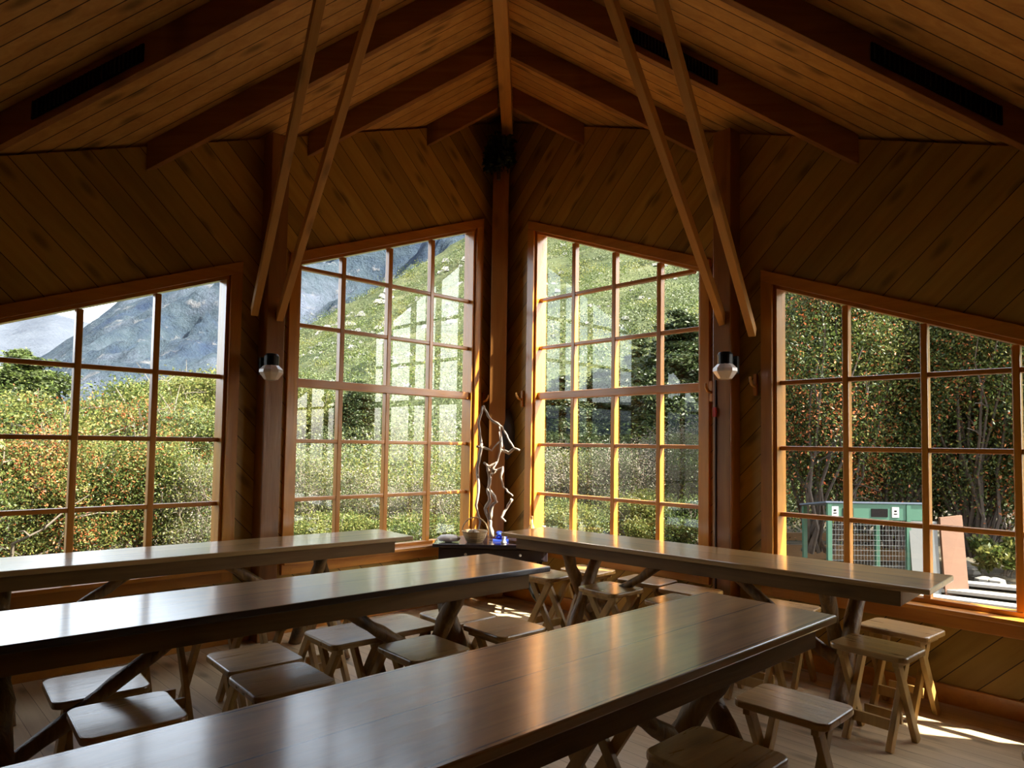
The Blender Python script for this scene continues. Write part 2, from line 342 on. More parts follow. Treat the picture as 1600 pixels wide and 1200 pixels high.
# windows
def window(side, idx, num):
    a, b = WIN[side][idx]; U, Nn = (UL, NL) if side == 'L' else (UR, NR)
    M = Matrix(((U.x, Nn.x, 0, 0), (U.y, Nn.y, 0, YC), (0, 0, 1, 0), (0, 0, 0, 1)))
    root = bpy.data.objects.new('window_%d' % num, None); COL.objects.link(root); root.matrix_world = M; struct(root)
    t0 = {('L', 0): 0.926, ('L', 1): 3.341, ('R', 0): 1.024, ('R', 1): 3.472}[(side, idx)]
    ts = [t0 + 0.4745 * k for k in range(4 if idx else 3)]
    zs = [1.5 + 0.4717 * k for k in ((-1, 0, 1) if idx else (-1, 0, 1, 2, 3))]
    def P(mb, name, mtl, bev=0.003, **k): return mb.build(name, mtl, root, bevel=bev, **k)
    cw, y0, y1 = 0.085, WIN_IN, WIN_IN + 0.028
    # casing round the opening: two uprights, head and lining
    for t_in, t_out in ((a, a - cw), (b, b + cw)):
        lo, hi = sorted((t_in, t_out)); zt0, zt1 = wtop(lo) + (cw if t_out > t_in or True else 0), wtop(hi) + cw
        P(MB().quad8([(lo, y1, SILL - 0.1), (hi, y1, SILL - 0.1), (hi, y0, SILL - 0.1), (lo, y0, SILL - 0.1), (lo, y1, wtop(lo)), (hi, y1, wtop(hi)), (hi, y0, wtop(hi)), (lo, y0, wtop(lo))]), 'casing', M_FRAMEV)
        s = 1 if t_out < t_in else -1
        P(MB().box((t_in + s * 0.012, 0.0, (SILL + wtop(t_in)) / 2), (0.024, 0.138, wtop(t_in) - SILL - 0.02)), 'jamb', M_FRAMEV, 0.002)
    lo, hi = a - cw, b + cw
    P(MB().quad8([(lo, y1, wtop(lo)), (hi, y1, wtop(hi)), (hi, y0, wtop(hi)), (lo, y0, wtop(lo)), (lo, y1, wtop(lo) + cw), (hi, y1, wtop(hi) + cw), (hi, y0, wtop(hi) + cw), (lo, y0, wtop(lo) + cw)]), 'head_casing', M_FRAME)
    P(MB().quad8([(a, WIN_IN, wtop(a) - 0.026), (b, WIN_IN, wtop(b) - 0.026), (b, WIN_OUT, wtop(b) - 0.026), (a, WIN_OUT, wtop(a) - 0.026), (a, WIN_IN, wtop(a)), (b, WIN_IN, wtop(b)), (b, WIN_OUT, wtop(b)), (a, WIN_OUT, wtop(a))]), 'head_lining', M_FRAME, 0.002)
    P(MB().box(((a + b) / 2, WIN_IN + 0.012, SILL - 0.012), (b - a + 2 * cw, 0.12, 0.028)), 'sill', M_FRAME, 0.004)
    P(MB().box(((a + b) / 2, WIN_IN + 0.014, SILL - 0.068), (b - a + 2 * cw, 0.026, 0.08)), 'apron_board', M_FRAME, 0.003)
    P(MB().box(((a + b) / 2, 0.0, SILL + 0.016), (b - a - 0.05, 0.07, 0.03)), 'bottom_rail', M_FRAME, 0.003)
    mv = MB()
    for t in ts: P(MB().box((t, 0, (SILL + wtop(t) - 0.03) / 2), (0.042, 0.06, wtop(t) - 0.03 - SILL)), 'mullion', M_FRAMEV, 0.006)
    for z in zs:
        thick = (idx == 0 and abs(z - 1.9717) < 0.01)
        # the bar stops where the sloping head cuts it
        tb = min(b - 0.024, (3.812 - 0.03 - z) / 0.3765)
        P(MB().box(((a + 0.024 + tb) / 2, 0.003 if thick else 0, z), (tb - a - 0.024, 0.074 if thick else 0.05, 0.07 if thick else 0.032)), 'transom' if thick else 'glazing_bar', M_FRAME, 0.006)
    P(MB().prism([(a + 0.024, -0.008, SILL + 0.03), (b - 0.024, -0.008, SILL + 0.03), (b - 0.024, -0.008, wtop(b) - 0.026), (a + 0.024, -0.008, wtop(a) - 0.026)], (0, -0.004, 0)), 'glass', M_GLASS, 0)
    return root
window('L', 1, 1); window('L', 0, 2); window('R', 0, 3); window('R', 1, 4)

# baseboards
for nm, U, Nn, w in (('baseboard_left', UL, NL, wl), ('baseboard_right', UR, NR, wr)):
    struct(MB().bar(w(0.12, WIN_IN + 0.012, 0.055), w(T_END - 0.1, WIN_IN + 0.012, 0.055), 0.024, 0.11, side=Nn).build(nm, M_FRAME, bevel=0.003))
# posts
def post(name, c, U, w, z1, label, K):
    ang = math.atan2(U.y, U.x)
    o = MB().box((0, 0, z1 / 2), (w, w, z1)).build(name, M_POST, loc=c, rotz=ang, bevel=0.006); return tag(o, label, 'post')
PL, PR = wl(2.56, WIN_IN + 0.076, 0), wr(2.66, WIN_IN + 0.076, 0)
post('wall_post', PL, UL, 0.145, ceil_z(PL.x) - 0.08, 'red-brown square timber post on the left glazed wall beside a lamp', KL)
post('wall_post', PR, UR, 0.145, ceil_z(PR.x) - 0.08, 'red-brown square timber post on the right glazed wall with a thin cable', KR)
post('corner_post', Vector((-0.01, YC - 0.29, 0)), Vector((1, 0, 0)), 0.16, RIDGE - 0.27, 'red-brown square post in the corner where the glazed walls meet', KL)

# ------------------------------------------------------------------ roof timbers
def inner_x(y, side):
    x = (YC - WIN_IN / SA - y) * SA / CA - 0.0
    return min(x, EX)
def rafter(side, y, label):
    s = -1 if side == 'L' else 1; K = KL if side == 'L' else KR
    xe = inner_x(y, side) - 0.01; xi = 0.05 if side == 'L' else 0.11
    if side == 'L': xi = 0.035
    ln = MB(); zc = lambda x: RIDGE - K * x - 0.003
    P = [Vector((s * xi, y, zc(xi) - 0.2)), Vector((s * xe, y, zc(xe) - 0.2)), Vector((s * xe, y, zc(xe))), Vector((s * xi, y, zc(xi)))]
    if s < 0: P = P[::-1]
    o = ln.prism(P, (0, 0.05, 0)).build('rafter', M_BEAM, bevel=0.003)
    return tag(o, label, 'rafter', 'ceiling rafters')
ordn = ['nearest the corner, the shortest one', 'second from the corner', 'third from the corner', 'fourth from the corner', 'at the very edge of the picture']
for k in range(5): rafter('L', 6.40 - 0.855 * k, 'brown rafter on the left ceiling slope, ' + ordn[k])
for k in range(5): rafter('R', 6.32 - 0.857 * k, 'brown rafter on the right ceiling slope, ' + ordn[k])
tag(MB().box((0.045, 0, 0), (0.105, 11.3, 0.2)).build('ridge_beam', wood('ridge_wood', (0.4600, 0.2185, 0.0510), (0.6200, 0.3335, 0.0850), (0, 1, 0), (1, 0, 0), rough=0.45, gc=14), loc=(0, YC - 0.25 - 5.65, RIDGE - 0.15), bevel=0.003), 'orange-brown ridge beam running along the ceiling peak', 'beam')
def vent(y, x0, x1, s, label):
    K = KL if s < 0 else KR; m = MB(); n_ = 26
    root = thing('ceiling_vent', label, 'vent', group='black vents on the rafters')
    za = lambda x: RIDGE - K * x
    P = [Vector((s * x0, y, za(x0) - 0.155)), Vector((s * x1, y, za(x1) - 0.155)), Vector((s * x1, y, za(x1) - 0.055)), Vector((s * x0, y, za(x0) - 0.055))]
    m.prism(P, (0, -0.012, 0)).build('backing', M_VENT, root)
    g = MB()
    for k in range(n_):
        x = x0 + (x1 - x0) * (k + 0.5) / n_
        g.box((s * x, y - 0.017, za(x) - 0.105), (0.006, 0.010, 0.09))
    g.build('grille', M_BLACK, root)
vent(6.40 - 0.855 * 3, 1.94, 2.57, -1, 'black slatted vent on a rafter of the left ceiling slope')
vent(6.32 - 0.857 * 2, 0.94, 1.53, 1, 'black slatted vent behind the right roof struts')
vent(6.32 - 0.857 * 3, 2.13, 2.83, 1, 'black slatted vent on the rafter at the upper right')
def strut(a, b, label):
    a, b = Vector(a), Vector(b); d = b - a; q = d.to_track_quat('X', 'Z')
    o = MB().box((d.length / 2, 0, 0), (d.length, 0.05, 0.075)).build('roof_strut', M_STRUT, bevel=0.003)
    o.location = a; o.rotation_mode = 'QUATERNION'; o.rotation_quaternion = q
    return tag(o, label, 'strut', 'long roof struts')
strut((-1.775, 5.14, 2.46), (0.03, 1.84, 4.66), 'long timber strut on the left, the outer of its pair')
strut((-1.63, 5.26, 2.44), (0.03, 2.65, 4.66), 'long timber strut on the left, the inner of its pair')
strut((1.735, 5.19, 2.43), (0.09, 2.65, 4.66), 'long timber strut on the right, the inner of its pair')
strut((1.90, 5.03, 2.33), (0.09, 1.84, 4.66), 'long timber strut on the right, the outer of its pair')

# ------------------------------------------------------------------ tables
def log(p0, p1, r0, r1, name, parent, seed, bow=0.03):
    random.seed(seed); p0, p1 = Vector(p0), Vector(p1); n_ = 12
    off = Vector((random.uniform(-1, 1), random.uniform(-1, 1), random.uniform(-.3, .3))) * bow
    pts, rad = [], []
    for k in range(n_ + 1):
        t = k / n_; w = math.sin(math.pi * t)
        pts.append(p0.lerp(p1, t) + off * w + Vector((random.uniform(-1, 1), random.uniform(-1, 1), 0)) * 0.006 * (0 < k < n_))
        rad.append((r0 + (r1 - r0) * t) * random.uniform(0.9, 1.12))
    return MB().tube(pts, rad, 12, jit=0.06).build(name, M_LOG, parent, smooth=True)
def table(s0, s1, w, ang, width, label, seed, insetL=0.5, insetR=0.5, braces=True):
    a = math.radians(ang); e = Vector((math.cos(a), math.sin(a), 0)); f = Vector((-e.y, e.x, 0))
    c = e * (s0 + s1) / 2 + f * w; ln = s1 - s0
    root = thing('trestle_table', label, 'table', c, a, 'long dark wooden tables')
    HT = 0.80
    MB().box((0, 0, HT - 0.016), (ln, width, 0.032)).build('tabletop', M_TOP, root, bevel=0.006)
    hw = width / 2 - 0.03; hl = ln / 2 - 0.14
    for sy in (-1, 1): MB().box((0, sy * (hw - 0.013), HT - 0.032 - 0.041), (2 * hl, 0.026, 0.082)).build('apron', M_APR, root, bevel=0.003)
    for sx in (-1, 1): MB().box((sx * (hl - 0.013), 0, HT - 0.032 - 0.041), (0.026, 2 * hw - 0.054, 0.080)).build('end_apron', M_APR, root, bevel=0.003)
    for sx, ins in ((-1, insetL), (1, insetR)):
        X = sx * (ln / 2 - ins)
        log((X - 0.046, -0.19, 0.765), (X - 0.046, 0.29, 0.0), 0.042, 0.05, 'leg', root, seed + sx)
        log((X + 0.046, 0.19, 0.765), (X + 0.046, -0.29, 0.0), 0.042, 0.05, 'leg', root, seed + 3 + sx)
        if braces:
            log((X - sx * 0.05, 0, 0.27), (X - sx * 0.80, 0, 0.765), 0.034, 0.03, 'brace', root, seed + 7 + sx, 0.02)
    return root
table(0.05, 3.05, 3.01, 42.3, 0.58, 'long dark trestle table in the middle, two-board top with white reflections', 10, 0.42, 0.5)
table(0.20, 3.235, 1.345, 44.3, 0.62, 'nearest long trestle table, cut off by the lower edge of the picture', 20)
table(0.05, 3.06, 4.58, 41.4, 0.52, 'long trestle table farthest back, along the left windows', 30, 0.5, 0.62)
table(-3.66, -0.665, 4.50, -41.8, 0.56, 'long trestle table standing along the right windows', 40, 0.62, 0.5)

# ------------------------------------------------------------------ stools
def rrect(lx, ly, r, n_=5):
    P = []
    for cx, cyy, a0 in ((lx / 2 - r, ly / 2 - r, 0), (-lx / 2 + r, ly / 2 - r, 90), (-lx / 2 + r, -ly / 2 + r, 180), (lx / 2 - r, -ly / 2 + r, 270)):
        for k in range(n_ + 1):
            a = math.radians(a0 + 90 * k / n_); P.append((cx + r * math.cos(a), cyy + r * math.sin(a)))
    return P
def make_stool(La, Lp, label, seatmat=None):
    t = thing('stool', label, 'stool'); H = 0.48
    MB().prism([(x, y, H - 0.03) for x, y in rrect(La, Lp, 0.045)], (0, 0, 0.03)).build('seat', seatmat or M_SEAT, t, bevel=0.007)
    xe = La / 2 - 0.055; yt, yb = Lp / 2 - 0.05, Lp / 2 - 0.02
    for s in (-1, 1):
        MB().bar((s * (xe + 0.0), -yt, H - 0.035), (s * (xe + 0.0), yb, 0.0), 0.028, 0.048, side=(1, 0, 0)).build('leg', M_SLEG, t, bevel=0.003)
        MB().bar((s * (xe - 0.03), yt, H - 0.035), (s * (xe - 0.03), -yb, 0.0), 0.028, 0.048, side=(1, 0, 0)).build('leg', M_SLEG, t, bevel=0.003)
        MB().box((s * (xe - 0.0), 0, H - 0.045), (0.03, 2 * yt + 0.05, 0.03)).build('cleat', M_SLEG, t, bevel=0.003)
    for s in (-1, 1):
        MB().box((0, s * (yb * 0.52), 0.115), (2 * xe - 0.088, 0.02, 0.055)).build('stretcher', M_SLEG, t, bevel=0.002)
    return t
SD = [  # x, y, angle, kind (0 squarer, 1 oblong), label
    (-1.51, 2.93, 41, 0, 'square stool at left under the middle table, pale with window light'),
    (-1.20, 2.62, 41, 0, 'stool at lower left with glossy bluish seat, in front of the pale one'),
    (-1.00, 3.33, 42, 0, 'light brown stool tucked half under the middle table'),
    (-0.765, 3.03, 42, 0, 'dark brown stool between middle and nearest tables, beside the light brown one'),
    (-0.67, 3.76, 43, 0, 'stool mostly hidden under the middle table, narrow strip of seat showing'),
    (-0.225, 3.53, 43, 0, 'grey-brown stool just beyond the nearest table, below the middle table legs'),
    (0.165, 3.97, 43, 0, 'stool beyond the nearest table beneath the end of the middle table'),
    (-0.45, 3.98, 43, 0, 'tan stool under the middle table behind its brace'),
    (-0.12, 4.22, 43, 0, 'light stool behind the crossed legs of the middle table'),
    (0.47, 5.58, 45, 2, 'honey stool with crossed legs beside the corner end of the middle table'),
    (0.90, 5.09, 43, 0, 'amber stool with window reflections in front of the right table brace'),
    (0.80, 5.82, -42, 1, 'pale stool by the far end of the right table, behind its crossed legs'),
    (1.22, 5.42, -42, 1, 'sunlit stool behind the brace of the right table'),
    (1.31, 4.70, 43, 0, 'stool peeking out behind the far edge of the nearest table'),
    (1.47, 5.08, -42, 1, 'bright sunlit stool between the right table and the wall, left of its leg'),
    (1.97, 4.62, -42, 1, 'bright sunlit stool under the right table close to the wall boards'),
    (2.12, 3.73, -49, 1, 'dark oblong stool at right, nearer one of the pair'),
    (2.45, 4.12, -50, 1, 'sunlit oblong stool at right against the wall boards'),
    (1.36, 2.88, -45, 1, 'knotty brown stool beside the right end of the nearest table'),
    (0.92, 2.39, 44, 0, 'dark stool at the bottom edge, tucked under the nearest table'),
    (0.56, 2.86, 44, 0, 'stool under the nearest table with only its crossed legs showing'),
    (2.20, 2.42, 40, 0, 'stool cut off by the lower right corner of the picture'),
    (-1.28, 4.02, 42, 0, 'stool behind the middle table at left, legs and stretcher showing'),
    (-1.62, 3.72, 42, 0, 'stool behind the middle table farthest left, mostly hidden'),
    (-0.98, 4.42, 42, 0, 'stool beside the foot of the farthest table, legs showing'),
    (1.66, 4.28, -42, 1, 'stool on the near side of the right table, hidden by the nearest table'),
]
protos = {0: None, 1: None, 2: None}; dims = {0: (0.35, 0.36), 1: (0.385, 0.30), 2: (0.33, 0.33)}
for x, y, a, kd, lab in SD:
    if protos[kd] is None:
        p = make_stool(*dims[kd], lab); p.location = (x, y, 0); p.rotation_euler = (0, 0, math.radians(a)); p['group'] = 'small wooden stools'; protos[kd] = p
    else: dup(protos[kd], (x, y, 0), math.radians(a), lab, 'small wooden stools')

# ------------------------------------------------------------------ wall lamps, cable, pegs
def lamp(px, py, side, label):
    d = 0.30
    Nn, U, w = (NL, UL, wl) if side == 'L' else (NR, UR, wr)
    q = ray(px, py); c0 = CORNER + Nn * (WIN_IN + d); t = (c0 - O).dot(Nn) / q.dot(Nn); C = O + q * t
    root = thing('wall_lamp', label, 'lamp', C, 0, 'black wall lamps with cut glass bowls')
    MB().lathe([(0.028, -0.078), (0.05, -0.072), (0.089, -0.022), (0.087, 0.0), (0.062, 0.024), (0.05, 0.035)], n=10).build('glass_bowl', M_LAMPG, root)
    MB().lathe([(0.052, 0.03), (0.054, 0.10), (0.042, 0.118), (0.02, 0.122)], n=20).build('cap', M_BLACK, root, smooth=False)
    MB().bar(Vector((0, 0, 0.06)) - Nn * 0.05, Vector((0, 0, 0.06)) - Nn * 0.12, 0.03, 0.03).build('arm', M_BLACK, root)
    MB().bar(-Nn * 0.12 + Vector((0, 0, -0.03)), -Nn * 0.12 + Vector((0, 0, 0.10)), 0.075, 0.03, side=U).build('bracket_plate', M_BLACK, root, bevel=0.004)
    return C
C1 = lamp(424, 578, 'L', 'black wall lamp with cut glass bowl on the left post')
C2 = lamp(1133, 576, 'R', 'black wall lamp with cut glass bowl on the right post')
cb = thing('lamp_cable', 'thin dark cable with red switch running down the right post', 'cable')
base = PR + NR * 0.078 - UR * 0.045
MB().tube([base + Vector((0, 0, z)) for z in (0.02, 0.6, 1.2, 1.7, 2.0)], 0.006, 8).build('wire', M_CABLE, cb)
MB().box((0, 0, 0), (0.03, 0.02, 0.07)).build('switch', M_RED, cb, loc=base + NR * 0.012 + Vector((0, 0, 1.76)), rotz=math.atan2(UR.y, UR.x), bevel=0.004)
def peg(side, t, z, label):
    w, Nn, U = (wl, NL, UL) if side == 'L' else (wr, NR, UR)
    p = w(t, WIN_IN + 0.001, z)
    root = thing('wooden_peg', label, 'peg', p, math.atan2(U.y, U.x), 'carved wooden pegs beside the windows')
    MB().box((0, 0.014 * (1 if side == 'L' else -1) * (1), 0), (0.028, 0.024, 0.16)).build('back_plate', M_FRAMEV, root, bevel=0.004)
    s = 1 if (Vector((-math.sin(root.rotation_euler[2]), math.cos(root.rotation_euler[2]), 0)).dot(Nn) > 0) else -1
    root.children[0].data.transform(Matrix.Translation((0, (0.014 * s) - 0.014 * (1 if side == 'L' else -1), 0)))
    MB().tube([(0, 0.02 * s, -0.01), (0, 0.07 * s, 0.0), (0, 0.095 * s, 0.025), (0, 0.10 * s, 0.055)], [0.012, 0.012, 0.011, 0.009], 8).build('hook', M_STRUT, root, smooth=True)
peg('L', 0.31, 1.93, 'small wooden peg left of the corner post, lit by the sun')
peg('R', 0.42, 1.95, 'small wooden peg right of the corner post')
peg('R', 2.50, 1.93, 'small wooden peg beside the right wall lamp')
peg('R', 2.86, 1.96, 'small wooden peg between the right post and the last window')

# ------------------------------------------------------------------ corner table and what stands on it
ct = thing('corner_table', 'low black table with iron scroll legs in the corner', 'table', (0, 6.35, 0))
yo = -6.35; ZT = 0.62
MB().prism([(-0.53, 6.12 + yo, ZT - 0.03), (0.52, 6.12 + yo, ZT - 0.03), (0.52, 6.52 + yo, ZT - 0.03), (0.22, 6.80 + yo, ZT - 0.03), (-0.22, 6.80 + yo, ZT - 0.03), (-0.53, 6.50 + yo, ZT - 0.03)], (0, 0, 0.03)).build('tabletop', M_DKTOP, ct, bevel=0.005)
MB().box((0, 6.32 + yo, ZT - 0.09), (0.96, 0.30, 0.115)).build('body', M_DKTOP, ct, bevel=0.004)
for sx in (-0.24, 0.24): 
    d_ = MB().box((sx, 6.166 + yo, ZT - 0.09), (0.42, 0.012, 0.085)).build('drawer', M_DKTOP, ct, bevel=0.003)
    k_ = MB().lathe([(0.006, 0), (0.012, 0.01), (0.012, 0.018), (0.006, 0.022)], n=12).build('knob', plain('pale_knob', (0.7, 0.68, 0.62), 0.2), d_); k_.rotation_euler = (math.radians(90), 0, 0); k_.location = (sx, 6.158 + yo, ZT - 0.09)
for sx in (-1, 1):
    for sy in (6.20, 6.44):
        pts = [(sx * x, sy + yo, z) for x, z in ((0.42, 0.475), (0.40, 0.40), (0.34, 0.33), (0.32, 0.25), (0.36, 0.17), (0.42, 0.10), (0.43, 0.04), (0.46, 0.015))]
        MB().tube(pts, [0.018, 0.017, 0.015, 0.015, 0.015, 0.016, 0.018, 0.014], 8).build('leg', M_BLACK, ct, smooth=True)
    MB().tube([(sx * 0.33, 6.20 + yo, 0.25), (sx * 0.33, 6.44 + yo, 0.25)], 0.011, 8).build('side_rail', M_BLACK, ct)
MB().tube([(-0.33, 6.32 + yo, 0.25), (0.33, 6.32 + yo, 0.25)], 0.011, 8).build('long_rail', M_BLACK, ct)
# basket
bk = thing('wicker_basket', 'small wicker basket on the black corner table', 'basket', (-0.17, 6.28, ZT))
MB().lathe([(0.07, 0.001), (0.095, 0.04), (0.115, 0.09), (0.12, 0.10), (0.11, 0.098), (0.09, 0.04), (0.065, 0.008)], n=24).build('bowl', M_WICKER, bk)
MB().tube([(0.115 * math.cos(a), 0.0, 0.09 + 0.13 * math.sin(a)) for a in np.linspace(0, math.pi, 14)], 0.006, 8).build('handle', M_WICKER, bk, smooth=True)
m = MB()
for k in range(14):
    a = random.uniform(0, 6.28); r = random.uniform(0, 0.07)
    m.lathe([(0.008, -0.02), (0.02, -0.01), (0.02, 0.01), (0.008, 0.02)], (r * math.cos(a), r * math.sin(a), random.uniform(0.05, 0.1)), 8)
tag(m.build('pine_cones', M_DRIFT, loc=(-0.17, 6.28, ZT)), 'small pale cones heaped in the wicker basket', 'cones', kind='stuff')
# white shell, wooden bowl, blue cloth, figurine, sill bottles
sh = MB().lathe([(0.02, 0.001), (0.07, 0.012), (0.085, 0.035), (0.06, 0.06), (0.02, 0.068)], n=16).build('white_shell', M_WHITE, loc=(-0.40, 6.25, ZT), smooth=True); sh.scale = (1.25, 0.75, 1); tag(sh, 'large white shell at the left end of the black corner table', 'shell')
tag(MB().lathe([(0.04, 0.001), (0.075, 0.02), (0.11, 0.06), (0.115, 0.068), (0.1, 0.064), (0.06, 0.03), (0.03, 0.015)], n=24).build('wooden_bowl', M_BROWN, loc=(0.30, 6.27, ZT), smooth=True), 'shallow brown wooden bowl at the right end of the corner table', 'bowl')
m = MB()
for k in range(5): m.lathe([(0.01, -0.012), (0.03, -0.004), (0.034, 0.008), (0.02, 0.02)], (random.uniform(-0.05, 0.05), random.uniform(-0.03, 0.03), 0.02 + 0.012 * k), 12)
m.box((0, 0, 0.009), (0.14, 0.09, 0.016))
tag(m.build('blue_cloth', M_BLUE, loc=(0.06, 6.36, ZT)), 'crumpled blue cloth beside the basket on the corner table', 'cloth')
fg = thing('figurine', 'tiny white figurine in front of the blue cloth on the corner table', 'figurine', (0.09, 6.22, ZT))
MB().lathe([(0.022, 0.0), (0.026, 0.01), (0.014, 0.03), (0.018, 0.05), (0.008, 0.068)], n=14).build('body', M_WHITE, fg, smooth=True)
MB().lathe([(0.004, 0.066), (0.013, 0.075), (0.014, 0.085), (0.006, 0.096)], n=14).build('head', M_WHITE, fg, smooth=True)
def bottle(p, h, r, mtl, label, capm):
    b_ = thing('bottle', label, 'bottle', p)
    MB().lathe([(r * 0.9, 0), (r, 0.01), (r, h * 0.5), (r * 0.45, h * 0.68), (r * 0.35, h * 0.9)], n=18).build('body', mtl, b_, smooth=True)
    MB().lathe([(r * 0.42, h * 0.88), (r * 0.42, h), (r * 0.3, h * 1.01)], n=18).build('cap', capm, b_)
bottle(Vector((0.34, 6.46, ZT)), 0.22, 0.030, M_OCHRE, 'slim ochre bottle on the corner table by the right window', M_BROWN)
bottle(Vector((0.45, 6.40, ZT)), 0.14, 0.040, plain('cream_bottle', (0.8, 0.72, 0.45), 0.3, coat=0.5), 'squat cream bottle at the right edge of the corner table', M_WHITE)
# driftwood
dw = thing('driftwood_branch', 'tall gnarled bleached branch standing on the corner table', 'branch', (-0.05, 6.55, ZT))
def drift(pl, rad, Y, name='branch'):
    P = [at(x, y, Y + (0.03 * math.sin(i * 1.7))) - Vector((-0.05, 6.55, ZT)) for i, (x, y) in enumerate(pl)]
    Q = []
    for i in range(len(P) - 1):
        for k in range(3): Q.append(P[i].lerp(P[i + 1], k / 3) + Vector((random.uniform(-1, 1), random.uniform(-1, 1), random.uniform(-1, 1))) * 0.004)
    Q.append(P[-1])
    MB().tube(Q, [rad * 0.5 * (1.1 - 0.5 * i / len(Q)) * random.uniform(0.75, 1.25) for i in range(len(Q))], 8, jit=0.08).build(name, M_DRIFT, dw, smooth=True)
random.seed(5)
drift([(768, 839), (766, 815), (758, 795), (765, 782), (762, 765), (766, 748), (762, 730), (775, 722), (768, 737)], 0.034, 6.52, 'trunk')
drift([(766, 812), (768, 790), (775, 784), (772, 775), (764, 762), (767, 745)], 0.030, 6.50)
drift([(767, 742), (776, 735), (786, 730), (783, 745), (786, 760), (793, 768), (801, 775)], 0.026, 6.50)
drift([(756, 722), (765, 732), (776, 735)], 0.022, 6.50)
drift([(768, 735), (777, 722), (782, 705), (782, 690), (780, 675)], 0.018, 6.50)
drift([(755, 635), (763, 650), (768, 657), (780, 663), (785, 668), (792, 680), (797, 690), (803, 700)], 0.024, 6.56)
drift([(782, 702), (795, 708), (805, 700), (812, 704)], 0.030, 6.55)
drift([(751, 700), (752, 690), (748, 660), (754, 636)], 0.030, 6.56)
drift([(745, 698), (757, 700), (768, 704), (780, 690)], 0.022, 6.55)
drift([(752, 700), (746, 730), (748, 760), (744, 790), (750, 815), (746, 838)], 0.028, 6.52)
drift([(800, 780), (792, 795), (783, 808), (790, 815)], 0.024, 6.55)
drift([(783, 700), (784, 690), (780, 666)], 0.020, 6.55)
hm = MB().lathe([(0.01, -0.26), (0.05, -0.2), (0.075, -0.08), (0.078, 0.03), (0.06, 0.16), (0.03, 0.23), (0.008, 0.25)], n=14).build('hanging_gourd', M_FEATH, loc=wr(0.28, WIN_IN + 0.085, 1.60), smooth=True)
tag(hm, 'long dark oval gourd hanging right of the corner post', 'ornament')

# foliage generator ------------------------------------------------------------
def leaves(name, c, rad, n, size, mats, wts, clumps=18, parent=None, spread=0.24, flat=0.0, seed=1, squash=1.0, shell=0.75):
    g = np.random.default_rng(seed)
    d = g.normal(size=(clumps, 3)); d /= np.linalg.norm(d, axis=1)[:, None]; d[:, 2] = d[:, 2] * 0.9 + 0.05
    cc = d * g.uniform(shell - 0.35, shell, (clumps, 1))
    k = g.integers(0, clumps, n)
    p = cc[k] + g.normal(size=(n, 3)) * spread * 0.6
    p = p * np.array(rad) + np.array([c[0], c[1], c[2]])
    a = g.normal(size=(n, 3)); a /= np.linalg.norm(a, axis=1)[:, None]
    b = g.normal(size=(n, 3)); b -= a * (a * b).sum(1)[:, None]; b /= np.linalg.norm(b, axis=1)[:, None]
    s = size * g.uniform(0.6, 1.4, (n, 1)); a = a * s; b = b * s * 0.5
    a[:, 2] *= squash
    V = np.stack([p - a, p + b, p + a, p - b], 1).reshape(-1, 3)
    me = bpy.data.meshes.new(name)
    me.vertices.add(4 * n); me.vertices.foreach_set('co', V.ravel())
    me.loops.add(4 * n); me.loops.foreach_set('vertex_index', np.arange(4 * n))
    me.polygons.add(n); me.polygons.foreach_set('loop_start', np.arange(0, 4 * n, 4)); me.polygons.foreach_set('loop_total', np.full(n, 4))
    for m_ in mats: me.materials.append(m_)
    w = np.array(wts, float); w /= w.sum()
    # whole sprays share a colour
    cw = g.dirichlet(w * 6 + 1e-3, clumps); cum = np.cumsum(cw, 1)
    mi = np.minimum((g.uniform(size=(n, 1)) > cum[k]).sum(1), len(mats) - 1)
    me.polygons.foreach_set('material_index', mi.astype(np.int32)); me.update(); me.validate()
    o = bpy.data.objects.new(name, me); COL.objects.link(o)
    if parent: o.parent = parent
    return o
def boughs(c, rad, n, mtl, parent, seed, r0=0.03, base=None, nseg=6):
    random.seed(seed); m_ = MB(); b0 = Vector((0, 0, -c[2] if False else 0))
    base = base or Vector((0, 0, -rad[2]))
    for k in range(n):
        th = random.uniform(0, 6.28); ph = random.uniform(-0.1, 1.3)
        tip = Vector((math.cos(th) * math.cos(ph) * rad[0], math.sin(th) * math.cos(ph) * rad[1], math.sin(ph) * rad[2])) * random.uniform(0.7, 1.0)
        st = base + Vector((random.uniform(-1, 1) * rad[0] * 0.15, random.uniform(-1, 1) * rad[1] * 0.15, 0))
        P = []
        for i in range(nseg + 1):
            t = i / nseg; P.append(st.lerp(tip, t) + Vector((random.uniform(-1, 1), random.uniform(-1, 1), random.uniform(-1, 1))) * 0.09 * rad[0] * (0 < i))
        m_.tube(P, [r0 * (1 - 0.8 * i / nseg) for i in range(nseg + 1)], 5)
        for q in range(3):
            i = random.randint(2, nseg - 1); st2 = P[i]; dv = Vector((random.uniform(-1, 1), random.uniform(-1, 1), random.uniform(-0.2, 1))) * rad[0] * 0.35
            m_.tube([st2, st2 + dv * 0.5 + Vector((0, 0, 0.03)), st2 + dv], [r0 * 0.4, r0 * 0.3, r0 * 0.12], 4)
    return m_.build('branches', mtl, parent)
def bush(px, py, Y, rad, n, size, mats, wts, name, label, cat, seed, clumps=22, nb=14, twig=None, r0=0.03, spread=0.24, group=None, shell=0.8, zc=None):
    C = at(px, py, Y)
    t = thing(name, label, cat, C, 0, group)
    leaves('foliage', (0, 0, 0), rad, n, size, mats, wts, clumps, t, spread, seed=seed, shell=shell)
    if nb: boughs(C, rad, nb, twig or M_TWIG, t, seed, r0, base=Vector((0, 0, -min(rad[2] * 1.0, C.z + 0.3))))
    return t
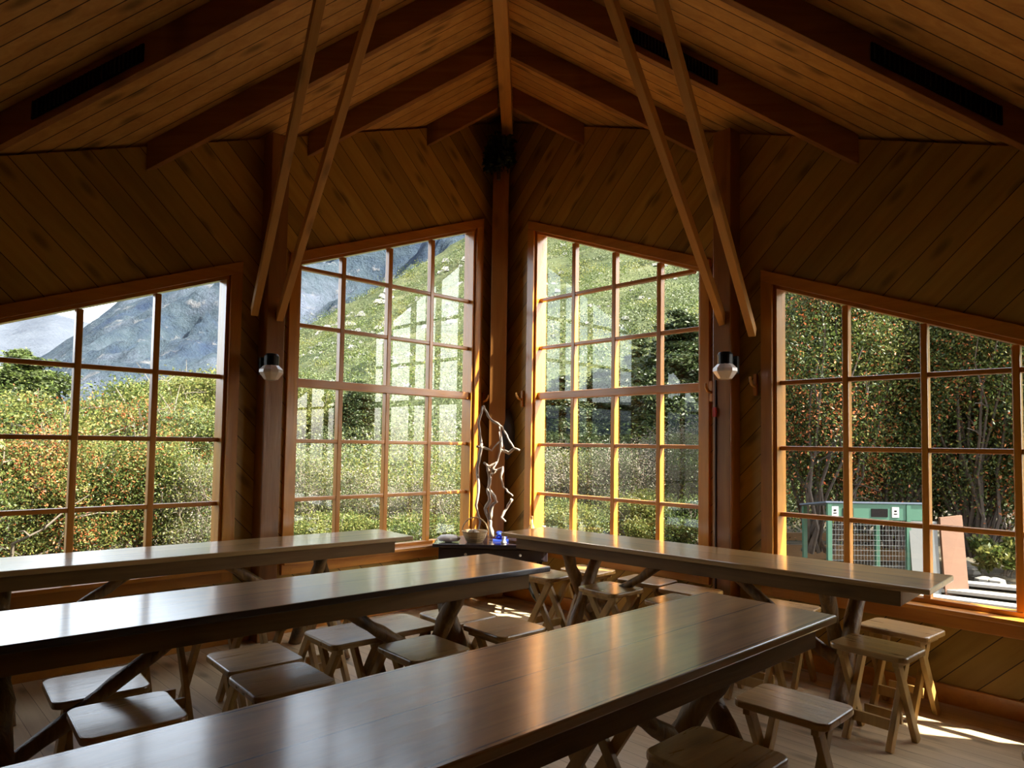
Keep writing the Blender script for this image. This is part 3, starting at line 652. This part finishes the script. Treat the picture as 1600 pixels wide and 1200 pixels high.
# dried bundle at the top of the corner post
gt = thing('dried_plant_bundle', 'dark green dried plant bundle hanging at the top of the corner post', 'plant', (-0.03, 6.74, 4.33))
leaves('foliage', (0, 0, 0.0), (0.17, 0.12, 0.27), 1500, 0.03, [M_LF_D, M_LF_C], [4, 1], 14, gt, seed=3)
MB().tube([(0, 0.02, -0.22), (0, 0.02, 0.26)], 0.02, 8).build('stem', M_TWIGD, gt)

# ------------------------------------------------------------------ outside: ground, hills, plants
GZ = -0.25
def polar(name, mtl, r0, r1, nr, px0, px1, nt_, zf, power=1.6):
    V = []; Fc = []
    for i in range(nr + 1):
        r = r0 + (r1 - r0) * (i / nr) ** power
        for j in range(nt_ + 1):
            th = math.radians(px0 + (px1 - px0) * j / nt_); px = 820 + F_PX * math.tan(max(-1.35, min(1.35, th)))
            x = r * math.sin(th); y = r * math.cos(th)
            V.append((x + O.x, y, zf(px, r, i / nr, x, y)))
    for i in range(nr):
        for j in range(nt_):
            a = i * (nt_ + 1) + j; Fc.append((a, a + 1, a + nt_ + 2, a + nt_ + 1))
    me = bpy.data.meshes.new(name); me.from_pydata(V, [], Fc); me.materials.append(mtl); me.polygons.foreach_set('use_smooth', [True] * len(Fc)); me.update()
    o = bpy.data.objects.new(name, me); COL.objects.link(o); return o
from mathutils import noise as mn
def fbm(x, y, s, o_=5, z=0.0): return mn.fractal(Vector((x / s, y / s, z)), 0.9, 2.1, o_, noise_basis='PERLIN_ORIGINAL')
def ridged(x, y, s, z=0.0): return mn.ridged_multi_fractal(Vector((x / s, y / s, z)), 0.8, 2.1, 6, 1.0, 2.0)
def interp(px, T):
    if px <= T[0][0]: return T[0][1]
    for (a, va), (b, vb) in zip(T, T[1:]):
        if px <= b: 
            t = (px - a) / (b - a); return va + (vb - va) * t
    return T[-1][1]
# ground close to the hut
m = MB(); m.box((0, 14, GZ - 0.3), (120, 92, 0.6)); g_ = struct(m.build('ground', M_SOIL)); 
EG = [(-900, 0.02), (-200, 0.03), (150, 0.045), (350, 0.09), (460, 0.155), (600, 0.235), (737, 0.31), (850, 0.365), (1100, 0.42), (1500, 0.42), (2400, 0.3)]
def hill_z(px, r, t, x, y):
    E = interp(px, EG); s = max(0.0, min(1.0, (r - 26) / (330 - 26)))
    base = GZ - 0.2 + (E * 330 / math.sqrt(1 + 0)) * (s ** 1.25)
    return base + fbm(x, y, 45) * 5.5 * s ** 0.8 + fbm(x, y, 9, 4, 3.0) * 1.1 * min(1, s * 4)
struct(polar('hillside', M_HILL, 22, 330, 120, -118, 80, 330, hill_z), 'green scrub hillside rising behind the hut')
EC = [(-900, 0.10), (-300, 0.03), (-100, 0.05), (0, 0.085), (60, 0.115), (100, 0.14), (130, 0.162), (180, 0.19), (240, 0.205), (300, 0.24), (352, 0.262), (460, 0.33), (600, 0.42), (737, 0.48), (900, 0.50), (2400, 0.4)]
def cliff_z(px, r, t, x, y):
    E = interp(px, EC); base = r * 0.02 + (E * 1500 * max(0.3, y / r) - 25) * (t ** 1.15)
    w = min(1, t * 3) * min(1.0, (E * 4) ** 2)
    return base + (ridged(x, y, 260) - 1.0) * 85 * w * (1 - 0.55 * t) + fbm(x, y, 60, 6, 5.0) * 24 * w * (1 - 0.5 * t)
struct(polar('mountain', M_CLIFF, 450, 1500, 110, -118, 70, 380, cliff_z, 1.0), 'rocky mountain side beyond the scrub, blue-grey haze put into its colour')
EF = [(-900, 0.20), (-300, 0.21), (0, 0.175), (60, 0.186), (125, 0.165), (200, 0.13), (400, 0.1)]
def far_z(px, r, t, x, y):
    E = interp(px, EF); return (E * 3400) * max(0.3, y / r) * t ** 1.0 + (ridged(x, y, 900) - 1.0) * 60 * t * (1 - 0.7 * t)
struct(polar('far_mountain', M_FAR, 1700, 3400, 50, -118, -10, 200, far_z, 1.0), 'distant mountain at the left edge, pale haze put into its colour')

# scrub on the hillside, beyond counting
def scrub(name, n, px0, px1, r0, r1, size, per, lsz, mats, wts, label, seed):
    g = np.random.default_rng(seed); V = []; MI = []
    cum = np.cumsum(np.array(wts) / sum(wts))
    for i in range(n):
        px = g.uniform(px0, px1); r = r0 + (r1 - r0) * g.uniform(0, 1) ** 1.4; tx = (px - 820) / F_PX; ln = math.sqrt(1 + tx * tx)
        x, y = r * tx / ln, r / ln; z = max(hill_z(px, r, 0, x, y), GZ) if r > 24 else GZ
        sz = size * g.uniform(0.5, 1.5) * (0.6 + r / r1 * 0.8); x += O.x
        pp = g.normal(size=(per, 3)) * np.array([sz, sz, sz * 0.55]) * 0.6 + np.array([x, y, z + sz * 0.45])
        a = g.normal(size=(per, 3)); a /= np.linalg.norm(a, axis=1)[:, None]; b = g.normal(size=(per, 3)); b -= a * (a * b).sum(1)[:, None]; b /= np.linalg.norm(b, axis=1)[:, None]
        s = lsz * (0.5 + r / r1) * g.uniform(0.6, 1.4, (per, 1)); a = a * s; b = b * s * 0.6
        V.append(np.stack([pp - a, pp + b, pp + a, pp - b], 1).reshape(-1, 3)); q_ = 0.5 + 0.9 * fbm(x, y, 16.0 if r1 > 100 else 4.0, 3, 9.0) + g.normal() * 0.12; mi = int(min(len(mats) - 1, np.searchsorted(cum, min(max(q_, 0.0), 0.999)))); MI.append(np.full(per, mi))
    V = np.concatenate(V); MI = np.concatenate(MI); k = len(MI)
    me = bpy.data.meshes.new(name); me.vertices.add(4 * k); me.vertices.foreach_set('co', V.ravel()); me.loops.add(4 * k); me.loops.foreach_set('vertex_index', np.arange(4 * k))
    me.polygons.add(k); me.polygons.foreach_set('loop_start', np.arange(0, 4 * k, 4)); me.polygons.foreach_set('loop_total', np.full(k, 4))
    for q in mats: me.materials.append(q)
    me.polygons.foreach_set('material_index', MI.astype(np.int32)); me.update(); me.validate()
    o = bpy.data.objects.new(name, me); COL.objects.link(o); tag(o, label, 'scrub', kind='stuff'); return o
scrub('hillside_scrub', 3000, -100, 1300, 34, 300, 2.0, 120, 0.15, [M_LF_S, M_LF_G, M_LF_Y, M_LF_C], [5, 3, 2, 1.2], 'low green scrub covering the hillside', 21)
scrub('valley_scrub', 560, -150, 1250, 15, 34, 1.15, 950, 0.030, [M_LF_S, M_LF_B, M_LF_Y, M_LF_G], [4, 1.3, 2, 3.2], 'dense grey-green scrub between the hut and the hillside', 22)

g = np.random.default_rng(77); m = MB()
for i in range(900):
    px = g.uniform(380, 1250); r = 60 + 210 * g.uniform() ** 0.8; 
    if fbm(px * 0.9, r * 2.0, 60, 3, 2.0) < 0.02: continue
    tx = (px - 820) / F_PX; ln = math.sqrt(1 + tx * tx); x, y = r * tx / ln, r / ln; z = hill_z(px, r, 0, x, y); q = r * 0.0022 * g.uniform(0.5, 2.0)
    b_ = len(m.v); P_ = [(x + O.x + q * a * g.uniform(0.7, 1.3), y + q * b * g.uniform(0.7, 1.3), z + q * c * g.uniform(0.6, 1.1) + q * 0.3) for a, b, c in ((-1.4, -1, -.6), (1.4, -1, -.6), (1.4, 1, -.6), (-1.4, 1, -.6), (-.8, -.6, 1), (.8, -.6, 1), (.8, .6, 1), (-.8, .6, 1))]
    m.quad8(P_)
tag(m.build('hillside_boulders', plain('pale_boulder', (0.16, 0.155, 0.145), 0.95)), 'pale boulders strewn over the hillside scrub', 'boulders', kind='stuff')
# fire bushes outside the left window
FB = [M_LF_Y, M_LF_G, M_LF_O, M_LF_D]
lf = 'flowering bushes outside the left window'
bush(20, 790, 8.6, (1.25, 1.1, 1.2), 60000, 0.017, FB, [4, 4, 1.5, 1], 'flowering_bush', 'orange-flowering bush at the far left outside the left window', 'bush', 31, 40, group=lf)
bush(135, 780, 9.2, (1.15, 1.1, 1.15), 60000, 0.017, FB, [5, 4, 1.2, 0.8], 'flowering_bush', 'orange-flowering bush outside the second pane column of the left window', 'bush', 32, 40, group=lf)
bush(235, 770, 9.8, (1.0, 1.0, 1.05), 60000, 0.017, FB, [5, 4, 1.0, 0.8], 'flowering_bush', 'orange-flowering bush outside the right panes of the left window', 'bush', 33, 34, group=lf)
bush(-110, 760, 8.2, (1.3, 1.1, 1.3), 22000, 0.024, FB, [4, 4, 1.5, 1], 'flowering_bush', 'orange-flowering bush beyond the left edge of the left window', 'bush', 34, 30, group=lf)
bush(325, 800, 9.6, (0.75, 0.8, 0.9), 24000, 0.014, [M_LF_S, M_LF_B, M_LF_Y], [3, 2.5, 2.5], 'twiggy_bush', 'grey twiggy bush outside the right edge of the left window', 'bush', 35, 30, nb=26, r0=0.014)
bush(60, 680, 13, (1.7, 1.4, 0.9), 30000, 0.030, FB, [5, 4, 1.2, 1], 'flowering_bush', 'yellow-green bush behind the flowering ones at left', 'bush', 36, 30)
bush(230, 675, 14, (2.0, 1.4, 0.9), 30000, 0.030, [M_LF_Y, M_LF_G, M_LF_O, M_LF_S], [5, 4, 0.7, 2], 'flowering_bush', 'yellow-green bush with few flowers below the round tree', 'bush', 37, 30)
bush(285, 632, 22, (2.6, 2.2, 1.25), 30000, 0.045, [M_LF_Y, M_LF_G], [4, 2], 'round_tree', 'light green round tree outside the left window', 'tree', 38, 30)
bush(470, 640, 26, (1.4, 1.4, 1.5), 20000, 0.045, [M_LF_Y, M_LF_G], [4, 2], 'round_tree', 'yellow-green round tree at the left edge of the second window', 'tree', 39, 26)
# conifers
def conifer(px, pyt, pyb, Y, w, label, seed, dark=False):
    top, bot = at(px, pyt, Y), at(px, pyb, Y); h = top.z - bot.z
    t = thing('conifer', label, 'tree', (bot.x, Y, bot.z)); g = np.random.default_rng(seed); P = []
    n_l = 13
    mats = [M_LF_D, M_LF_C] if dark else [M_LF_C, M_LF_G]
    acc = []
    for k in range(n_l):
        f = k / (n_l - 1); zz = h * (0.05 + 0.92 * f); rr = w * (1 - f * 0.88) ** 0.8 * g.uniform(0.8, 1.15)
        m_ = 9
        for q in range(m_):
            th = 2 * math.pi * (q + g.uniform(0, 1)) / m_; lz = g.normal() * h * 0.04; lr = g.uniform(0.7, 1.15)
            for s in np.linspace(0.15, 1.0, 7): acc.append((rr * s * lr * math.cos(th), rr * s * lr * math.sin(th), zz + lz - s * rr * 0.12, rr * 0.15 + 0.03))
    acc = np.array(acc); per = 60
    pp = np.repeat(acc, per, 0); n_ = len(pp); pos = pp[:, :3] + g.normal(size=(n_, 3)) * pp[:, 3:4] * np.array([1, 1, 0.35])
    a = g.normal(size=(n_, 3)) * np.array([1, 1, 0.35]); a /= np.linalg.norm(a, axis=1)[:, None]; b = g.normal(size=(n_, 3)); b -= a * (a * b).sum(1)[:, None]; b /= np.linalg.norm(b, axis=1)[:, None]
    s = 0.6 * (0.022 * w + 0.03) * g.uniform(0.7, 1.6, (n_, 1)); V = np.stack([pos - a * s, pos + b * s * 0.4, pos + a * s, pos - b * s * 0.4], 1).reshape(-1, 3)
    me = bpy.data.meshes.new('needles'); me.vertices.add(4 * n_); me.vertices.foreach_set('co', V.ravel()); me.loops.add(4 * n_); me.loops.foreach_set('vertex_index', np.arange(4 * n_))
    me.polygons.add(n_); me.polygons.foreach_set('loop_start', np.arange(0, 4 * n_, 4)); me.polygons.foreach_set('loop_total', np.full(n_, 4))
    for q in mats: me.materials.append(q)
    me.polygons.foreach_set('material_index', g.integers(0, 2, n_).astype(np.int32)); me.update(); me.validate()
    o = bpy.data.objects.new('needles', me); COL.objects.link(o); o.parent = t
    MB().tube([(0, 0, -max(0, bot.z - GZ)), (0, 0, h * 0.5), (0, 0, h * 0.95)], [0.06 * w, 0.04 * w, 0.01 * w], 8).build('trunk', M_TWIGD, t)
conifer(30, 556, 720, 17, 2.6, 'dark green conifer at the left edge of the left window', 51)
conifer(560, 600, 690, 26, 1.5, 'small dark conifer seen through the second window', 52, True)
conifer(510, 622, 690, 30, 1.0, 'smallest dark conifer left of the other in the second window', 56, True)
conifer(1065, 500, 735, 19, 2.6, 'broad dark conifer at the right of the third window', 53, True)
conifer(875, 600, 735, 17, 1.3, 'dark conifer at the left of the third window', 54, True)
conifer(940, 575, 735, 20, 1.7, 'dark conifer near the middle of the third window', 55, True)
conifer(1000, 540, 735, 22, 1.5, 'slender dark conifer between two broader ones in the third window', 57, True)
# mid scrub bushes by the third and second windows
for i, (px, py, Y, rr, mt, wt, lab) in enumerate((
    (880, 750, 13, (1.0, 0.9, 0.75), [M_LF_S, M_LF_B, M_LF_Y], [3, 2.5, 2.5], 'pale twiggy shrub outside the third window, left'),
    (965, 752, 13, (1.0, 0.9, 0.95), [M_LF_B, M_LF_S], [5, 2], 'pinkish grey twiggy shrub outside the middle of the third window'),
    (1065, 730, 14, (1.3, 0.9, 0.95), [M_LF_B, M_LF_S], [4, 3], 'pale seeding shrub in front of the broad conifer'),
    (1000, 815, 10.5, (0.7, 0.7, 0.5), [M_LF_Y, M_LF_G], [4, 2], 'yellow-green shrub low outside the third window'),
    (870, 830, 10.0, (0.8, 0.7, 0.5), [M_LF_Y, M_LF_G, M_LF_S], [4, 2, 2], 'leafy shrub low outside the left of the third window'),
    (1090, 830, 9.5, (0.6, 0.6, 0.45), [M_LF_D, M_LF_G], [3, 2], 'dark shrub low outside the right of the third window'),
    (490, 780, 12, (0.9, 0.8, 0.85), [M_LF_S, M_LF_B, M_LF_Y], [3, 3, 3], 'twiggy shrub outside the left of the second window'),
    (580, 790, 12.5, (0.95, 0.8, 0.8), [M_LF_S, M_LF_B, M_LF_Y], [3, 2.5, 2.5], 'twiggy shrub outside the middle of the second window'),
    (670, 800, 12, (0.9, 0.8, 0.75), [M_LF_S, M_LF_B, M_LF_Y], [3, 3, 4], 'twiggy shrub outside the right of the second window'),
    (520, 840, 9.5, (0.7, 0.6, 0.4), [M_LF_Y, M_LF_G], [3, 3], 'green undergrowth shrub below the second window, left'),
    (650, 845, 9.5, (0.8, 0.6, 0.4), [M_LF_Y, M_LF_G], [3, 3], 'green undergrowth shrub below the second window, right'))):
    bush(px, py, Y, rr, 26000, 0.016, mt, wt, 'scrub_bush', lab, 'bush', 60 + i, 30, nb=24, twig=M_TWIG, r0=0.014)
# big dark bushes outside the right window
RB = [M_LF_D, M_LF_G, M_LF_Y, M_LF_O]; rg = 'dark flowering bushes outside the right window'
bush(1275, 600, 10.5, (1.25, 1.2, 2.5), 85000, 0.022, RB, [3, 3, 2.2, 1.3], 'flowering_bush', 'tall dark orange-flowering bush at the left of the right window', 'bush', 81, 60, nb=18, twig=M_TWIGD, group=rg)
bush(1400, 590, 10.8, (1.35, 1.2, 2.6), 85000, 0.022, RB, [4, 3, 1.8, 1.0], 'flowering_bush', 'tall dark orange-flowering bush in the middle of the right window', 'bush', 82, 60, nb=26, twig=M_TWIGD, group=rg)
bush(1520, 600, 10.2, (1.25, 1.2, 2.5), 85000, 0.022, RB, [4, 3, 1.8, 1.1], 'flowering_bush', 'tall dark orange-flowering bush at the right of the right window', 'bush', 83, 60, nb=26, twig=M_TWIGD, group=rg)
bush(1660, 600, 10.0, (1.5, 1.2, 2.5), 30000, 0.035, RB, [4, 3, 1.8, 1.1], 'flowering_bush', 'tall dark bush beyond the right edge of the right window', 'bush', 84, 40, nb=16, twig=M_TWIGD, group=rg)
bush(1340, 560, 13.0, (2.6, 1.6, 3.6), 40000, 0.05, [M_LF_D, M_LF_G], [5, 2], 'dark_tree', 'dark leafy tree behind the flowering bushes at right', 'tree', 85, 50, nb=20, twig=M_TWIGD)
bush(1560, 560, 13.5, (2.8, 1.6, 3.6), 40000, 0.05, [M_LF_D, M_LF_G], [5, 2], 'dark_tree', 'second dark leafy tree behind the flowering bushes at right', 'tree', 86, 50, nb=20, twig=M_TWIGD)
bush(1570, 865, 9.6, (0.45, 0.4, 0.30), 4000, 0.04, [M_LF_G, M_LF_Y], [3, 3], 'grass_tuft', 'bright green leafy tuft on bare soil outside the right window', 'plant', 87, 14, nb=6, r0=0.01)

bush(1440, 735, 12.0, (1.6, 0.9, 1.1), 30000, 0.035, [M_LF_D, M_LF_G], [5, 2], 'dark_bush', 'dark low bush behind the recycling bin', 'bush', 88, 40, nb=10, twig=M_TWIGD)
# recycling bin shed outside the right window
M_GRN = plain('green_paint', (0.025, 0.09, 0.055), 0.5); M_GREY = plain('grey_panel', (0.10, 0.103, 0.10), 0.6); M_RWOOD = plain('red_wood_panel', (0.12, 0.055, 0.027), 0.7, var=0.3, scale=5)
M_PALE = plain('weathered_boards', (0.30, 0.28, 0.25), 0.7, var=0.2); M_WIRE = plain('wire_mesh', (0.16, 0.17, 0.17), 0.5, 0.3); M_LABEL = plain('white_label', (0.4, 0.4, 0.39), 0.5); M_PLANK = plain('orange_plank', (0.14, 0.075, 0.028), 0.8, var=0.3)
YB_ = 8.7
def bx(px, Y): return O.x + (px - 820) / F_PX * Y
bin_ = thing('recycling_bin', 'green-framed recycling bin with wire mesh front outside the right window', 'bin', (bx(1385, YB_), YB_, GZ))
x0, x1 = bx(1290, YB_) - bx(1385, YB_), bx(1410, YB_) - bx(1385, YB_)
MB().box(((x0 + x1) / 2 + 0.09, 0.0, 0.985), (x1 - x0 + 0.24, 0.03, 0.20)).build('header_board', M_GRN, bin_, bevel=0.003)
for px in (1318, 1366): MB().box((bx(px, YB_) - bx(1385, YB_), -0.018, 0.975), (0.2 if px > 1340 else 0.13, 0.006, 0.10)).build('opening', M_VENT, bin_)
for px in (1298, 1390):
    lb = MB().box((bx(px, YB_) - bx(1385, YB_), -0.019, 0.985), (0.085, 0.008, 0.125)).build('label', M_LABEL, bin_)
    mk = MB(); X = bx(px, YB_) - bx(1385, YB_)
    mk.box((X, -0.024, 1.0), (0.03, 0.003, 0.02)); mk.box((X, -0.024, 0.965), (0.04, 0.003, 0.012)); mk.build('dark_marks', M_VENT, lb)
for sx, dx in ((x0, 0.05), (x1, 0.12)): MB().bar((sx, 0, 0.0 + 0.002), (sx - dx * 0 , 0, 1.08), 0.05, 0.05).build('post', M_GRN, bin_)
for sx in (x0, x1): MB().bar((sx, 0.75, 0.002), (sx, 0.75, 0.98), 0.05, 0.05).build('post', M_GRN, bin_)
wm = MB()
for k in range(26): 
    x = x0 + (x1 - x0) * k / 25; wm.bar((x, -0.004, 0.08), (x, -0.004, 0.885), 0.002, 0.002, side=(1, 0, 0))
for k in range(14): wm.bar((x0, -0.004, 0.08 + k * 0.062), (x1, -0.004, 0.08 + k * 0.062), 0.003, 0.003, side=(0, 1, 0))
wm.build('wire_mesh', M_WIRE, bin_)
MB().quad8([(x0 - 0.05, -0.03, 1.09), (x1 + 0.24, -0.03, 1.09), (x1 + 0.24, 0.8, 0.99), (x0 - 0.05, 0.8, 0.99), (x0 - 0.05, -0.03, 1.11), (x1 + 0.24, -0.03, 1.11), (x1 + 0.24, 0.8, 1.01), (x0 - 0.05, 0.8, 1.01)]).build('lid', plain('blue_grey_lid', (0.08, 0.10, 0.14), 0.4), bin_)
MB().quad8([(x1 + 0.03, -0.06, 0.002), (x1 + 0.36, -0.06, 0.002), (x1 + 0.36, -0.03, 0.002), (x1 + 0.03, -0.03, 0.002), (x1 + 0.0, -0.02, 0.88), (x1 + 0.34, -0.02, 0.88), (x1 + 0.34, 0.01, 0.88), (x1 + 0.0, 0.01, 0.88)]).build('side_panel', M_GREY, bin_)
rp_ = MB().quad8([(x1 + 0.40, -0.08, 0.002), (x1 + 0.72, -0.02, 0.002), (x1 + 0.72, 0.02, 0.002), (x1 + 0.40, -0.04, 0.002), (x1 + 0.37, -0.04, 0.93), (x1 + 0.66, 0.0, 0.96), (x1 + 0.66, 0.04, 0.96), (x1 + 0.37, 0.0, 0.93)]).build('wood_panel', M_RWOOD, bin_)
rc = [(0.75, 0.75, 0.72), (0.6, 0.05, 0.15), (0.5, 0.52, 0.55), (0.8, 0.8, 0.78), (0.1, 0.25, 0.1), (0.3, 0.3, 0.32), (0.75, 0.2, 0.3)]
for k in range(9):
    random.seed(90 + k); px = 1335 + k * 8; r_ = random.uniform(0.035, 0.075)
    o = MB().lathe([(r_ * 0.5, 0), (r_, r_ * 0.3), (r_ * 0.9, r_ * 1.2), (r_ * 0.4, r_ * 1.7)], n=9).build('discarded_can', plain('can_%d' % k, rc[k % 7], 0.35), loc=(bx(px, YB_), YB_ + 0.15 + 0.06 * (k % 4), GZ + 0.10 + 0.0), smooth=False)
    o.location.z = GZ
    tag(o, 'bit of discarded packaging lying inside the wire recycling bin', 'rubbish', 'rubbish in the recycling bin')
# timber edging behind the bin and boardwalk
for k, (z, Y) in enumerate(((0.36, 11.2), (0.12, 11.2))):
    tag(MB().bar((bx(1218, Y), Y, GZ + z), (bx(1440, Y) , Y, GZ + z - 0.0), 0.10, 0.22 if k else 0.12, side=(0, 1, 0)).build('edging_timber', M_PLANK, bevel=0.01), ('upper' if k == 0 else 'lower') + ' orange-brown timber rail behind the recycling bin', 'timber')
for k in range(5):
    a_ = at(1400, 905 + 13 * k, 1); pA = atz(1425 - 6 * k, 903 + 12 * k, GZ + 0.05); pB = atz(1680, 928 + 16 * k, GZ + 0.05)
    tag(MB().bar(pA, pB, 0.20, 0.04, side=(pB - pA).cross(Vector((0, 0, 1)))).build('boardwalk_plank', M_PALE, bevel=0.004), 'pale weathered boardwalk plank outside the right window, %s' % ['farthest of the row', 'second farthest of the row', 'in the middle of the row', 'second nearest of the row', 'nearest the window sill'][k], 'plank', 'boardwalk planks outside the right window')
for k in range(10):
    random.seed(200 + k); Y = random.uniform(9.2, 11.5); px = random.uniform(1490, 1660); r_ = random.uniform(0.05, 0.16)
    m = MB(); m.lathe([(r_ * 0.6, -0.02), (r_, r_ * 0.2), (r_ * 0.8, r_ * 0.7), (r_ * 0.3, r_ * 0.9)], n=7)
    m.v = [(x * random.uniform(0.8, 1.2), y * random.uniform(0.8, 1.2), z) for x, y, z in m.v]
    tag(m.build('stone', plain('stone_%d' % k, (0.16, 0.15, 0.13), 0.9), loc=(bx(px, Y), Y, GZ)), 'grey stone on the bare soil outside the right window', 'stone', 'stones on the soil outside')
